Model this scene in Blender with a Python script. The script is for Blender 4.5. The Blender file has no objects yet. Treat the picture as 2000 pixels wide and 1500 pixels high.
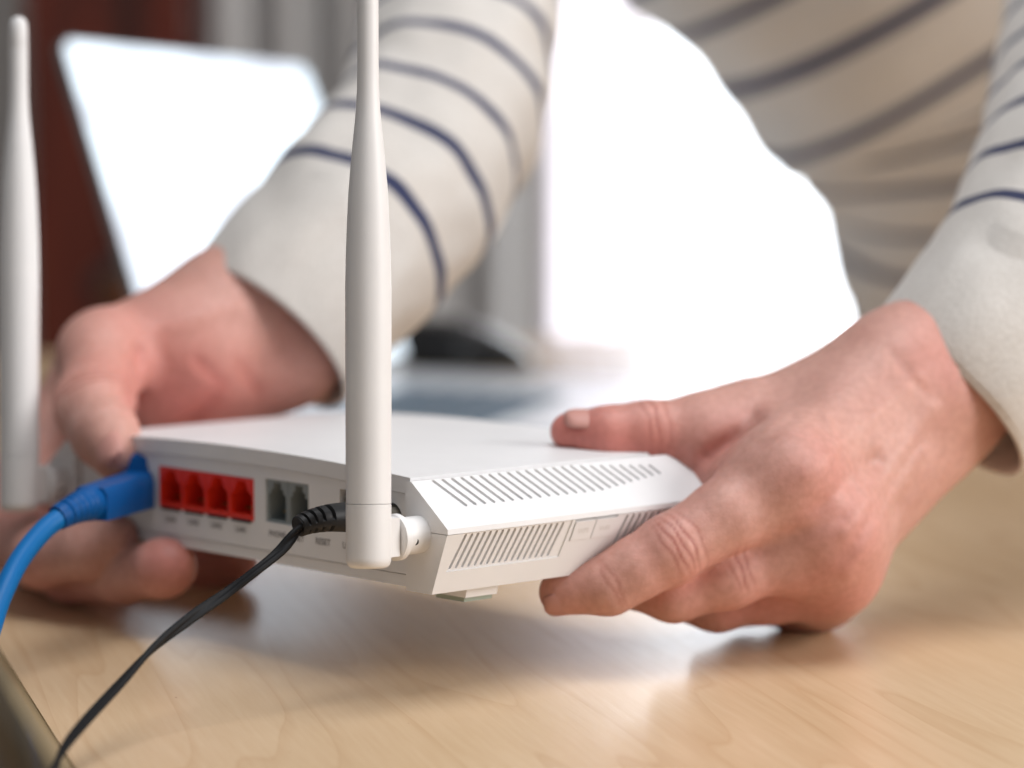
import bpy, bmesh, math, random
import numpy as np
from mathutils import Vector, Matrix, noise
random.seed(3); np.random.seed(3)
R = math.radians
scene = bpy.context.scene
COL = scene.collection

# ------------------------------------------------------------------ camera
FPX = 6000.0; PITCH = math.atan(750/FPX); CAMH = 0.2
cam_d = bpy.data.cameras.new('camera'); cam = bpy.data.objects.new('camera', cam_d); COL.objects.link(cam)
cam.location = (0, 0, CAMH); cam.rotation_euler = (math.pi/2 - PITCH, 0, 0)
cam_d.sensor_width = 36; cam_d.lens = 36*FPX/2000; cam_d.clip_start = 0.02; cam_d.clip_end = 50
cam_d.dof.use_dof = True; cam_d.dof.focus_distance = 0.872; cam_d.dof.aperture_fstop = 5.8
scene.camera = cam
FWD = Vector((0, math.cos(PITCH), -math.sin(PITCH))); UP = Vector((0, math.sin(PITCH), math.cos(PITCH))); RT = Vector((1, 0, 0))
CAM = Vector((0, 0, CAMH))
def W(px, py, z):
    """point of the place that lies at distance z (m, along the view axis) in the direction of a photo pixel"""
    return CAM + z*(FWD + RT*((px-1000)/FPX) - UP*((py-750)/FPX))

# ------------------------------------------------------------------ world, lights, exposure
w = bpy.data.worlds.new('World'); scene.world = w; w.use_nodes = True
bg = w.node_tree.nodes['Background']; bg.inputs[0].default_value = (0.97, 0.97, 0.98, 1); bg.inputs[1].default_value = 0.20
def area(name, loc, target, size, power, color, spread=180):
    l = bpy.data.lights.new(name, 'AREA'); l.shape = 'RECTANGLE'; l.size, l.size_y = size
    l.energy = power; l.color = color; l.spread = R(spread)
    o = bpy.data.objects.new(name, l); COL.objects.link(o); o.location = loc
    o.rotation_euler = (Vector(target)-Vector(loc)).to_track_quat('-Z', 'Y').to_euler()
    return o
area('ceiling_lamp', (0.35, 0.7, 1.9), (0.1, 1.0, 0), (1.1, 1.1), 24, (0.96, 0.97, 1.0))
area('room_window_right', (2.2, 0.3, 0.9), (0.1, 0.95, 0.05), (1.2, 1.2), 41, (1.0, 0.97, 0.96))
scene.view_settings.view_transform = 'Standard'; scene.view_settings.look = 'None'
scene.view_settings.exposure = 0.16; scene.view_settings.gamma = 1.0
scene.cycles.use_denoising = True
scene.cycles.max_bounces = 8
try: scene.cycles.sample_clamp_indirect = 6
except Exception: pass

# ------------------------------------------------------------------ materials
class N:
    def __init__(s, name):
        s.m = bpy.data.materials.new(name); s.m.use_nodes = True; s.t = s.m.node_tree; s.b = s.t.nodes['Principled BSDF']
    def n(s, typ, **kw):
        x = s.t.nodes.new(typ)
        for k, v in kw.items():
            if isinstance(k, str) and hasattr(x, k): setattr(x, k, v)
            else: x.inputs[k.replace('_', ' ')].default_value = v
        return x
    def l(s, a, b): s.t.links.new(a, b)
    def ramp(s, fac, stops):
        r = s.n('ShaderNodeValToRGB'); e = r.color_ramp.elements
        while len(e) < len(stops): e.new(0.5)
        for i, (p, c) in enumerate(stops):
            e[i].position = p; e[i].color = (*c, 1) if len(c) == 3 else c
        s.l(fac, r.inputs[0]); return r
    def mix(s, fac, a, b, mode='MIX'):
        x = s.t.nodes.new('ShaderNodeMix'); x.data_type = 'RGBA'; x.blend_type = mode
        for i, v in ((0, fac), (6, a), (7, b)):
            if hasattr(v, 'is_output') or hasattr(v, 'links'): s.l(v, x.inputs[i])
            elif i == 0: x.inputs[0].default_value = v
            else: x.inputs[i].default_value = (*v, 1)
        return x.outputs[2]
    def bump(s, h, strength, dist):
        b = s.n('ShaderNodeBump'); b.inputs['Strength'].default_value = strength; b.inputs['Distance'].default_value = dist
        s.l(h, b.inputs['Height']); s.l(b.outputs[0], s.b.inputs['Normal']); return b
def simple(name, col, rough=0.5, spec=0.5, bump=None, **kw):
    m = N(name); m.b.inputs['Base Color'].default_value = (*col, 1); m.b.inputs['Roughness'].default_value = rough
    m.b.inputs['Specular IOR Level'].default_value = spec
    for k, v in kw.items(): m.b.inputs[k.replace('_', ' ')].default_value = v
    tc = m.n('ShaderNodeTexCoord')
    if bump:
        sc, st, di = bump
        nz = m.n('ShaderNodeTexNoise', Scale=sc, Detail=3.0); m.l(tc.outputs['Object'], nz.inputs['Vector'])
        m.bump(nz.outputs[0], st, di)
        mm = m.n('ShaderNodeTexNoise', Scale=sc*0.02, Detail=4.0); m.l(tc.outputs['Object'], mm.inputs['Vector'])
        m.l(m.mix(mm.outputs[0], tuple(c*0.94 for c in col), tuple(min(1, c*1.05) for c in col)), m.b.inputs['Base Color'])
    return m.m
M = {}
M['plastic'] = simple('white_abs_plastic', (0.78, 0.775, 0.775), 0.40, 0.4, bump=(2600, 0.12, 0.0002))
M['antenna'] = simple('antenna_plastic', (0.77, 0.76, 0.75), 0.42, 0.4, bump=(2200, 0.10, 0.0002))
M['red'] = simple('red_port_plastic', (0.80, 0.035, 0.012), 0.4, 0.5, bump=(900, 0.05, 0.0002))
M['grey'] = simple('grey_port_plastic', (0.27, 0.30, 0.30), 0.45, 0.5, bump=(900, 0.05, 0.0002))
M['black'] = simple('black_rubber', (0.013, 0.013, 0.014), 0.5, 0.4, bump=(1800, 0.15, 0.0003))
M['cord'] = simple('black_cord_pvc', (0.008, 0.008, 0.009), 0.55, 0.18, bump=(900, 0.15, 0.0003))
M['blue'] = simple('blue_boot_pvc', (0.001, 0.080, 0.28), 0.45, 0.2, bump=(900, 0.1, 0.0003))
M['bluecord'] = simple('blue_cable_pvc', (0.001, 0.145, 0.42), 0.45, 0.25, bump=(600, 0.1, 0.0003))
M['clear'] = simple('dark_blue_clip_plastic', (0.01, 0.05, 0.16), 0.25, 0.5)
M['metal'] = simple('satin_nickel', (0.55, 0.53, 0.48), 0.3, 0.5, Metallic=1.0)
M['gold'] = simple('contact_gold', (0.5, 0.33, 0.1), 0.3, 0.5, Metallic=1.0)
M['dark'] = simple('socket_dark', (0.01, 0.01, 0.01), 0.6)
M['pad'] = simple('grey_green_rubber', (0.32, 0.37, 0.31), 0.7, 0.3, bump=(800, 0.1, 0.0003))
M['print'] = simple('grey_print_ink', (0.22, 0.21, 0.21), 0.6)
M['printlight'] = simple('pale_print_ink', (0.66, 0.64, 0.62), 0.6)
M['laptop'] = simple('laptop_silver', (0.78, 0.80, 0.83), 0.25, 0.5, bump=(900, 0.05, 0.0002))
M['bezel'] = simple('laptop_bezel', (0.10, 0.09, 0.085), 0.4)
M['key'] = simple('laptop_key', (0.07, 0.12, 0.17), 0.5)
M['mouse'] = simple('mouse_black', (0.012, 0.013, 0.015), 0.22, 0.6)
M['wall'] = simple('painted_wall', (0.47, 0.45, 0.43), 0.8, 0.2, bump=(60, 0.1, 0.001))
M['floor'] = simple('room_floor', (0.20, 0.13, 0.08), 0.5, 0.4)
M['whiteframe'] = simple('white_door_frame', (0.8, 0.8, 0.8), 0.4)
M['speaker'] = simple('speaker_black', (0.012, 0.011, 0.011), 0.5)
M['denim'] = simple('dark_navy_cloth', (0.012, 0.022, 0.045), 0.9, 0.1, bump=(700, 0.4, 0.001))
M['edge'] = simple('desk_edge_band', (0.30, 0.22, 0.12), 0.35, 0.5, bump=(300, 0.1, 0.0005))
def emis(name, col, s):
    m = N(name); m.b.inputs['Emission Color'].default_value = (*col, 1); m.b.inputs['Emission Strength'].default_value = s
    m.b.inputs['Base Color'].default_value = (0.1, 0.1, 0.1, 1); return m.m
M['screen'] = emis('lit_laptop_screen', (0.80, 0.91, 1.0), 1.7)
_n = N.__new__(N); _n.m = M['screen']; _n.t = _n.m.node_tree; _n.b = _n.t.nodes['Principled BSDF']   # a pale page on the screen
_tc = _n.n('ShaderNodeTexCoord'); _mp = _n.n('ShaderNodeMapping'); _mp.inputs['Scale'].default_value = (9, 20, 26); _n.l(_tc.outputs['Object'], _mp.inputs['Vector'])
_nz = _n.n('ShaderNodeTexNoise', Scale=1.0, Detail=1.0); _n.l(_mp.outputs[0], _nz.inputs['Vector'])
_n.l(_n.ramp(_nz.outputs[0], [(0.40, (0.56, 0.60, 0.68)), (0.55, (0.78, 0.90, 1.0))]).outputs[0], _n.b.inputs['Emission Color'])
M['glass'] = emis('daylight_pane', (0.88, 0.94, 1.0), 5.0)

def wood():
    m = N('pale_beech_laminate'); tc = m.n('ShaderNodeTexCoord')
    mp = m.n('ShaderNodeMapping'); mp.inputs['Scale'].default_value = (1.6, 14, 14)
    m.l(tc.outputs['Object'], mp.inputs['Vector'])
    wn = m.n('ShaderNodeTexNoise', Scale=1.1, Detail=2.0, Roughness=0.5); m.l(mp.outputs[0], wn.inputs['Vector'])
    wv = m.n('ShaderNodeMath', operation='MULTIPLY'); wv.inputs[1].default_value = 11.0; m.l(wn.outputs[0], wv.inputs[0])
    fr = m.n('ShaderNodeMath', operation='FRACT'); m.l(wv.outputs[0], fr.inputs[0])
    line = m.ramp(fr.outputs[0], [(0.0, (0.35,)*3), (0.05, (1,)*3), (0.75, (1,)*3), (1.0, (0.6,)*3)])
    mp2 = m.n('ShaderNodeMapping'); mp2.inputs['Scale'].default_value = (25, 420, 400); m.l(tc.outputs['Object'], mp2.inputs['Vector'])
    f2 = m.n('ShaderNodeTexNoise', Scale=1.0, Detail=4.0, Roughness=0.65); m.l(mp2.outputs[0], f2.inputs['Vector'])
    fine = m.ramp(f2.outputs[0], [(0.3, (0,)*3), (0.7, (1,)*3)])
    mp3 = m.n('ShaderNodeMapping'); mp3.inputs['Scale'].default_value = (6, 18, 18); m.l(tc.outputs['Object'], mp3.inputs['Vector'])
    f3 = m.n('ShaderNodeTexNoise', Scale=1.0, Detail=3.0); m.l(mp3.outputs[0], f3.inputs['Vector'])
    broad = m.ramp(f3.outputs[0], [(0.3, (0,)*3), (0.7, (1,)*3)])
    base = m.mix(broad.outputs[0], (0.66, 0.465, 0.275), (0.74, 0.54, 0.345))
    base = m.mix(fine.outputs[0], base, m.mix(1.0, base, (0.93, 0.90, 0.86), 'MULTIPLY'))
    lm = m.mix(1.0, base, (0.84, 0.77, 0.68), 'MULTIPLY')
    inv = m.n('ShaderNodeInvert'); m.l(line.outputs[0], inv.inputs['Color'])
    base = m.mix(inv.outputs[0], base, lm)
    # little brown flecks
    mp4 = m.n('ShaderNodeMapping'); mp4.inputs['Scale'].default_value = (40, 110, 110); m.l(tc.outputs['Object'], mp4.inputs['Vector'])
    vo = m.n('ShaderNodeTexVoronoi', Scale=1.0); m.l(mp4.outputs[0], vo.inputs['Vector'])
    fl = m.ramp(vo.outputs['Distance'], [(0.0, (1,)*3), (0.055, (0,)*3)])
    sel = m.n('ShaderNodeSeparateColor'); m.l(vo.outputs['Color'], sel.inputs[0])
    gt = m.n('ShaderNodeMath', operation='GREATER_THAN'); gt.inputs[1].default_value = 0.86; m.l(sel.outputs[0], gt.inputs[0])
    mu = m.n('ShaderNodeMath', operation='MULTIPLY'); m.l(gt.outputs[0], mu.inputs[0]); m.l(fl.outputs[0], mu.inputs[1])
    base = m.mix(mu.outputs[0], base, (0.30, 0.13, 0.06))
    m.l(base, m.b.inputs['Base Color'])
    m.b.inputs['Roughness'].default_value = 0.27; m.b.inputs['Specular IOR Level'].default_value = 0.75
    m.bump(fine.outputs[0], 0.08, 0.0002)
    return m.m
M['wood'] = wood()

def darkwood():
    m = N('mahogany_veneer'); tc = m.n('ShaderNodeTexCoord'); mp = m.n('ShaderNodeMapping'); mp.inputs['Scale'].default_value = (9, 9, 1.2)
    m.l(tc.outputs['Object'], mp.inputs['Vector'])
    n = m.n('ShaderNodeTexNoise', Scale=1.6, Detail=3.0, Distortion=0.6); m.l(mp.outputs[0], n.inputs['Vector'])
    r = m.ramp(n.outputs[0], [(0.3, (0.03, 0.006, 0.003)), (0.5, (0.11, 0.016, 0.006)), (0.7, (0.11, 0.035, 0.007))])
    m.l(r.outputs[0], m.b.inputs['Base Color']); m.b.inputs['Roughness'].default_value = 0.4
    return m.m
M['darkwood'] = darkwood()

def curtain_mat(name, col):
    m = N(name); m.b.inputs['Base Color'].default_value = (*col, 1); m.b.inputs['Roughness'].default_value = 0.9
    m.b.inputs['Specular IOR Level'].default_value = 0.1
    tc = m.n('ShaderNodeTexCoord'); w_ = m.n('ShaderNodeTexNoise', Scale=600.0); m.l(tc.outputs['Object'], w_.inputs['Vector'])
    m.bump(w_.outputs[0], 0.3, 0.0005)
    return m.m
M['curtain'] = curtain_mat('grey_curtain_cloth', (0.52, 0.51, 0.50))
M['sheer'] = curtain_mat('sheer_white_cloth', (0.86, 0.83, 0.84))
_t = M['sheer'].node_tree; _tr = _t.nodes.new('ShaderNodeBsdfTranslucent'); _tr.inputs[0].default_value = (.88, .84, .85, 1); _mx = _t.nodes.new('ShaderNodeMixShader'); _mx.inputs[0].default_value = .85
_t.links.new(_t.nodes['Principled BSDF'].outputs[0], _mx.inputs[1]); _t.links.new(_tr.outputs[0], _mx.inputs[2]); _t.links.new(_mx.outputs[0], _t.nodes['Material Output'].inputs[0])

def skin():
    m = N('skin'); tc = m.n('ShaderNodeTexCoord'); at = m.n('ShaderNodeAttribute', attribute_name='flush')
    cr = m.n('ShaderNodeAttribute', attribute_name='crease')
    n1 = m.n('ShaderNodeTexNoise', Scale=70.0, Detail=4.0, Roughness=0.6); m.l(tc.outputs['Object'], n1.inputs['Vector'])
    n2 = m.n('ShaderNodeTexNoise', Scale=420.0, Detail=3.0); m.l(tc.outputs['Object'], n2.inputs['Vector'])
    r1 = m.ramp(n1.outputs[0], [(0.34, (0.56, 0.300, 0.245)), (0.66, (0.62, 0.350, 0.290))])
    base = m.mix(at.outputs['Fac'], r1.outputs[0], (0.60, 0.205, 0.170))
    mott = m.ramp(n2.outputs[0], [(0.35, (0.93, 0.90, 0.88)), (0.65, (1.04, 1.03, 1.03))])
    base = m.mix(1.0, base, mott.outputs[0], 'MULTIPLY')
    base = m.mix(cr.outputs['Fac'], base, (0.30, 0.070, 0.045))
    m.l(base, m.b.inputs['Base Color'])
    m.b.inputs['Roughness'].default_value = 0.50; m.b.inputs['Specular IOR Level'].default_value = 0.42
    m.b.inputs['Subsurface Weight'].default_value = 0.22; m.b.inputs['Subsurface Radius'].default_value = (1.0, 0.35, 0.2)
    m.b.inputs['Subsurface Scale'].default_value = 0.004
    # skin relief: cell-like fine wrinkles + pores
    mp = m.n('ShaderNodeMapping'); mp.inputs['Scale'].default_value = (1, 1, 1); m.l(tc.outputs['Object'], mp.inputs['Vector'])
    v = m.n('ShaderNodeTexVoronoi', Scale=950.0, feature='DISTANCE_TO_EDGE'); m.l(mp.outputs[0], v.inputs['Vector'])
    n3 = m.n('ShaderNodeTexNoise', Scale=260.0, Detail=5.0, Roughness=0.7, Distortion=0.8); m.l(tc.outputs['Object'], n3.inputs['Vector'])
    ad = m.n('ShaderNodeMath', operation='MULTIPLY_ADD'); ad.inputs[1].default_value = 0.5; m.l(v.outputs['Distance'], ad.inputs[0]); m.l(n3.outputs[0], ad.inputs[2])
    m.bump(ad.outputs[0], 0.32, 0.0005)
    return m.m
M['skin'] = skin()
M['nail'] = simple('fingernail', (0.56, 0.270, 0.225), 0.5, 0.5)

def knit():
    m = N('striped_knit'); uv = m.n('ShaderNodeUVMap', uv_map='UVMap'); sp = m.n('ShaderNodeSeparateXYZ'); m.l(uv.outputs[0], sp.inputs[0])
    st = m.n('ShaderNodeAttribute', attribute_name='stripe')     # 1 on the dyed rows of the knit
    tc = m.n('ShaderNodeTexCoord')
    n1 = m.n('ShaderNodeTexNoise', Scale=900.0, Detail=3.0); m.l(tc.outputs['Object'], n1.inputs['Vector'])
    n0 = m.n('ShaderNodeTexNoise', Scale=30.0, Detail=3.0); m.l(tc.outputs['Object'], n0.inputs['Vector'])
    r = m.ramp(n1.outputs[0], [(0.3, (0.57, 0.535, 0.495)), (0.7, (0.68, 0.65, 0.61))])
    r0 = m.ramp(n0.outputs[0], [(0.3, (0.95, 0.94, 0.93)), (0.7, (1, 1, 1))])
    base = m.mix(1.0, r.outputs[0], r0.outputs[0], 'MULTIPLY')
    s = m.n('ShaderNodeMath', operation='FRACT'); m.l(sp.outputs[1], s.inputs[0])
    rr = m.ramp(s.outputs[0], [(0.0, (0,)*3), (0.40, (0,)*3), (0.415, (1,)*3), (0.585, (1,)*3), (0.60, (0,)*3)])
    mu = m.n('ShaderNodeMath', operation='MULTIPLY'); m.l(rr.outputs[0], mu.inputs[0]); m.l(st.outputs['Fac'], mu.inputs[1])
    base = m.mix(mu.outputs[0], base, (0.035, 0.042, 0.095))
    m.l(base, m.b.inputs['Base Color']); m.b.inputs['Roughness'].default_value = 0.95; m.b.inputs['Specular IOR Level'].default_value = 0.1
    m.b.inputs['Sheen Weight'].default_value = 0.25
    # knit ribs along the sleeve
    mp = m.n('ShaderNodeMapping'); mp.inputs['Scale'].default_value = (150, 22, 1); m.l(uv.outputs[0], mp.inputs['Vector'])
    wv = m.n('ShaderNodeTexNoise', Scale=1.0, Detail=2.0); m.l(mp.outputs[0], wv.inputs['Vector'])
    ad = m.n('ShaderNodeMath', operation='ADD'); m.l(wv.outputs[0], ad.inputs[0]); m.l(n1.outputs[0], ad.inputs[1])
    m.bump(ad.outputs[0], 0.35, 0.0005)
    return m.m
M['knit'] = knit()

# ------------------------------------------------------------------ object helpers
def link(name, bm_or_me, mat, parent=None, smooth=True, angle=None):
    if isinstance(bm_or_me, bmesh.types.BMesh):
        me = bpy.data.meshes.new(name); bmesh.ops.recalc_face_normals(bm_or_me, faces=bm_or_me.faces[:]); bm_or_me.to_mesh(me); bm_or_me.free()
    else: me = bm_or_me
    o = bpy.data.objects.new(name, me); COL.objects.link(o)
    if mat is not None and not me.materials: me.materials.append(mat)
    if smooth:
        me.polygons.foreach_set('use_smooth', [True]*len(me.polygons))
        if angle: me.set_sharp_from_angle(angle=R(angle))
    if parent: o.parent = parent
    return o
def tag(o, label=None, cat=None, group=None, kind=None):
    if label: o['label'] = label
    if cat: o['category'] = cat
    if group: o['group'] = group
    if kind: o['kind'] = kind
    return o
def empty(name, loc=(0, 0, 0), mat=None):
    o = bpy.data.objects.new(name, None); COL.objects.link(o); o.empty_display_size = 0.02
    if mat is not None: o.matrix_world = mat
    else: o.location = loc
    return o
def box(bm, x0, x1, y0, y1, z0, z1, mat=None):
    vs = [bm.verts.new((x, y, z)) for x in (x0, x1) for y in (y0, y1) for z in (z0, z1)]
    for f in ((0,1,3,2), (4,6,7,5), (0,4,5,1), (2,3,7,6), (0,2,6,4), (1,5,7,3)): bm.faces.new([vs[i] for i in f])
    if mat is not None:
        for v in vs: v.co = mat @ v.co
    return vs
def prism(bm, poly, y0, y1, mat=None):
    """poly of (x,z) extruded along y"""
    a = [bm.verts.new((x, y0, z)) for x, z in poly]; b = [bm.verts.new((x, y1, z)) for x, z in poly]
    n = len(poly); bm.faces.new(a); bm.faces.new(b[::-1])
    for i in range(n): bm.faces.new((a[i], b[i], b[(i+1) % n], a[(i+1) % n]))
    if mat is not None:
        for v in a+b: v.co = mat @ v.co
def lathe(bm, prof, origin, axis, seg=48, cap=True):
    axis = Vector(axis).normalized(); t = axis.orthogonal().normalized(); u = axis.cross(t); o = Vector(origin)
    rings = []
    for h, r in prof:
        if r < 1e-7: rings.append([bm.verts.new(o+axis*h)])
        else: rings.append([bm.verts.new(o+axis*h+(t*math.cos(a)+u*math.sin(a))*r) for a in [2*math.pi*k/seg for k in range(seg)]])
    for a, b in zip(rings, rings[1:]):
        for k in range(seg):
            k2 = (k+1) % seg
            if len(a) == 1 and len(b) == 1: continue
            if len(a) == 1: bm.faces.new((a[0], b[k], b[k2]))
            elif len(b) == 1: bm.faces.new((a[k], b[0], a[k2]))
            else: bm.faces.new((a[k], b[k], b[k2], a[k2]))
    if cap:
        if len(rings[0]) > 1: bm.faces.new(rings[0])
        if len(rings[-1]) > 1: bm.faces.new(rings[-1][::-1])
def bevel(bm, wdt, seg=2, angle=25):
    es = [e for e in bm.edges if len(e.link_faces) == 2 and e.calc_face_angle(0) > R(angle)]
    bmesh.ops.bevel(bm, geom=es, offset=wdt, segments=seg, profile=0.6, affect='EDGES', clamp_overlap=True)
def carve(o, cut_bm):
    """cut the cutter's volume out of object o and keep the result"""
    bpy.context.view_layer.update()
    me = bpy.data.meshes.new('cut'); bmesh.ops.recalc_face_normals(cut_bm, faces=cut_bm.faces[:]); cut_bm.to_mesh(me); cut_bm.free()
    c = bpy.data.objects.new('cut', me); COL.objects.link(c); c.parent = o.parent; c.matrix_world = o.matrix_world.copy()
    md = o.modifiers.new('b', 'BOOLEAN'); md.operation = 'DIFFERENCE'; md.object = c; md.solver = 'EXACT'
    bpy.context.view_layer.update()
    dg = bpy.context.evaluated_depsgraph_get(); new = bpy.data.meshes.new_from_object(o.evaluated_get(dg))
    o.modifiers.clear(); old = o.data; new.name = o.name; o.data = new
    bpy.data.objects.remove(c); bpy.data.meshes.remove(old)
    new.polygons.foreach_set('use_smooth', [True]*len(new.polygons)); new.set_sharp_from_angle(angle=R(32))
def catmull(pts, n):
    pts = [np.array(p, float) for p in pts]; P = [2*pts[0]-pts[1]]+pts+[2*pts[-1]-pts[-2]]; out = []
    for i in range(1, len(P)-2):
        for k in range(n):
            t = k/n; a, b, c, d = P[i-1], P[i], P[i+1], P[i+2]
            out.append(0.5*((2*b)+(c-a)*t+(2*a-5*b+4*c-d)*t*t+(3*b-a-3*c+d)*t**3))
    out.append(pts[-1]); return out
def sweep(bm, pts, shape, closed_ends=True, twist=None):
    """sweep a cross-section shape(i, t) -> list of (u, v) along pts"""
    pts = [Vector(p[:3]) for p in pts]; n = len(pts); t0 = (pts[1]-pts[0]).normalized(); nrm = t0.cross(Vector((0, 0, 1))).normalized(); rings = []
    for i in range(n):
        t = (pts[min(i+1, n-1)]-pts[max(i-1, 0)]).normalized()
        nrm = (nrm - t*nrm.dot(t)).normalized(); bn = t.cross(nrm)
        a = twist(i/(n-1)) if twist else 0
        c, s = math.cos(a), math.sin(a); U = nrm*c+bn*s; V = bn*c-nrm*s
        rings.append([bm.verts.new(pts[i]+U*x+V*y) for x, y in shape(i/(n-1))])
    m = len(rings[0])
    for a, b in zip(rings, rings[1:]):
        for k in range(m): bm.faces.new((a[k], b[k], b[(k+1) % m], a[(k+1) % m]))
    if closed_ends: bm.faces.new(rings[0][::-1]); bm.faces.new(rings[-1])
def circ(r, n=20): return [(r*math.cos(2*math.pi*k/n), r*math.sin(2*math.pi*k/n)) for k in range(n)]

# ------------------------------------------------------------------ desk
E = Vector((-0.285, 0.958, 0)).normalized(); F = Vector((E.y, -E.x, 0))
P0 = Vector((W(130, 1500, 0.8065).x, W(130, 1500, 0.8065).y, 0))
Mdesk = Matrix.Translation(P0) @ Matrix((( E.x, -F.x, 0, 0), (E.y, -F.y, 0, 0), (0, 0, 1, 0), (0, 0, 0, 1)))
desk = empty('desk', mat=Mdesk); tag(desk, 'pale beech laminate desk top with a rounded edge band at the lower left', 'desk')
LY, DX0, DX1 = 1.75, -0.62, 0.955
bm = bmesh.new(); box(bm, DX0, DX1, -LY, -0.0022, -0.026, 0.0); link('desktop', bm, M['wood'], desk, smooth=False)
bm = bmesh.new()
arc = [(0.0, -0.026), (0.0, -0.0004)] + [(-0.0030-0.0062*0-0.0, 0)]*0
poly = [(-0.0020, -0.028), (-0.0020, -0.0003)] + [(0.004+0.0035*math.sin(a)-0.0035, -0.0038+0.0035*math.cos(a)) for a in [R(x) for x in (0, 22, 45, 68, 90)]] + [(0.004, -0.028)]
a_ = [bm.verts.new((DX0, y, z)) for y, z in poly]; b_ = [bm.verts.new((DX1, y, z)) for y, z in poly]
for i in range(len(poly)): j = (i+1) % len(poly); bm.faces.new((a_[i], b_[i], b_[j], a_[j]))
bm.faces.new(a_); bm.faces.new(b_[::-1])
link('edge_band', bm, M['edge'], desk)
for (x, y) in ((DX0+.05, -.06), (DX1-.07, -.06), (DX0+.05, -LY+.06), (DX1-.07, -LY+.06)):
    bm = bmesh.new(); box(bm, x-.025, x+.025, y-.025, y+.025, -0.75, -0.0265); bevel(bm, .003); link('leg', bm, M['edge'], desk)

# ------------------------------------------------------------------ the room behind
bm = bmesh.new(); box(bm, -3, 4, -1.5, 3.2, -0.80, -0.75); tag(link('floor', bm, M['floor'], smooth=False), kind='structure')
YW = 2.72
bm = bmesh.new(); box(bm, -3, -0.03, YW, YW+.1, -.75, 2.2); box(bm, 1.25, 4, YW, YW+.1, -.75, 2.2); box(bm, -0.03, 1.25, YW, YW+.1, 1.75, 2.2)
tag(link('wall', bm, M['wall'], smooth=False), kind='structure')
# balcony door
door = empty('balcony_door', (-0.03, YW, -.75)); tag(door, 'bright overexposed glass balcony door behind the bending person', 'door')
bm = bmesh.new(); box(bm, 0.06, 1.22, 0.03, 0.04, 0.06, 2.44); link('pane', bm, M['glass'], door, smooth=False)
bm = bmesh.new()
box(bm, 0.0, 0.06, -0.01, 0.06, 0, 2.5); box(bm, 1.22, 1.28, -0.01, 0.06, 0, 2.5); box(bm, 0.0605, 1.2195, -0.01, 0.06, 0, 0.055); box(bm, 0.0605, 1.2195, -0.01, 0.06, 2.445, 2.5)
link('frame', bm, M['whiteframe'], door, smooth=False)
def curtain(name, x0, x1, y, z0, z1, mat, folds, amp, label, seed):
    bm = bmesh.new(); nx = int(folds*14); rows = []
    for j in range(12):
        z = z0+(z1-z0)*j/11; row = []
        for i in range(nx+1):
            u = i/nx; ph = u*folds*2*math.pi + 1.3*noise.noise(Vector((u*5, seed, 0)))
            row.append(bm.verts.new((x0+(x1-x0)*u+0.25*amp*math.sin(2*ph+z), y+amp*(math.sin(ph)+.35*math.sin(2.3*ph+seed))*(1+.25*math.sin(z*3+seed)), z)))
        rows.append(row)
    for a, b in zip(rows, rows[1:]):
        for i in range(nx): bm.faces.new((a[i], a[i+1], b[i+1], b[i]))
    o = link(name, bm, mat); md = o.modifiers.new('s', 'SOLIDIFY'); md.thickness = 0.002
    return tag(o, label, 'curtain')
curtain('curtain', -0.345, 0.030, 2.60, -.72, 2.1, M['curtain'], 6.5, 0.022, 'grey curtain hanging in soft folds behind the laptop and sleeve', 1.0)
curtain('sheer_curtain', 0.030, 0.120, 2.64, -.72, 2.1, M['sheer'], 2.5, 0.010, 'narrow white curtain strip at the left side of the bright door', 4.0)
# blind added out of view to keep the upper door's reflection off the desk
bl = empty('added_blind', (0.6, YW-.03, 1.75)); tag(bl, 'pale blind added above the view to block the upper part of the bright door', 'blind')
bm = bmesh.new(); box(bm, -.60, .66, -.001, .001, -1.30, 0.0); link('cloth', bm, M['curtain'], bl, smooth=False)
bm = bmesh.new(); lathe(bm, [(-.60, .02), (.66, .02)], (0, 0, .02), (1, 0, 0), 20); link('roller', bm, M['whiteframe'], bl, angle=40)
bm = bmesh.new(); box(bm, -.60, .66, -.006, .006, -1.325, -1.3005); bevel(bm, .003); link('bottom_bar', bm, M['whiteframe'], bl, angle=40)
# mahogany cabinet
cab = empty('cabinet', (-0.42, 2.45, -.75)); tag(cab, 'dark red-brown wooden cabinet standing behind the laptop screen', 'cabinet')
bm = bmesh.new(); box(bm, 0.035, 0.135, 0, .3, 0, 2.4); bevel(bm, .004); link('side_panel', bm, M['darkwood'], cab, angle=40)
bm = bmesh.new(); box(bm, -0.001+0.035+.101, .20-.04, .02, .3, 0, 2.4); link('door', bm, M['darkwood'], cab, angle=40)
bm = bmesh.new(); box(bm, 0.0, 0.034, 0.05, .3, 0, 2.4); link('back_panel', bm, M['wall'], cab, angle=40)
spk = empty('speaker', W(232, 560, 2.32)); tag(spk, 'round black speaker in front of the red-brown cabinet', 'speaker')
bm = bmesh.new(); lathe(bm, [(0, 0), (0, .018), (.01, .023), (.05, .023), (.055, .018), (.055, 0)], (0, 0, 0), (0.15, -1, 0)); link('case', bm, M['speaker'], spk, angle=40)
bm = bmesh.new(); lathe(bm, [(0.0551, 0), (0.0551, .014), (.058, .013), (.058, 0)], (0, 0, 0), (0.15, -1, 0)); link('cone', bm, M['darkwood'], spk, angle=40)
spz = W(232, 560, 2.32).z
bm = bmesh.new(); lathe(bm, [(-.02, .006), (-.75-spz+.012, .006), (-.75-spz+.012, .06), (-.75-spz, .06)], (0, 0, 0), (0, 0, 1)); link('stand', bm, M['speaker'], spk, angle=40)

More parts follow.
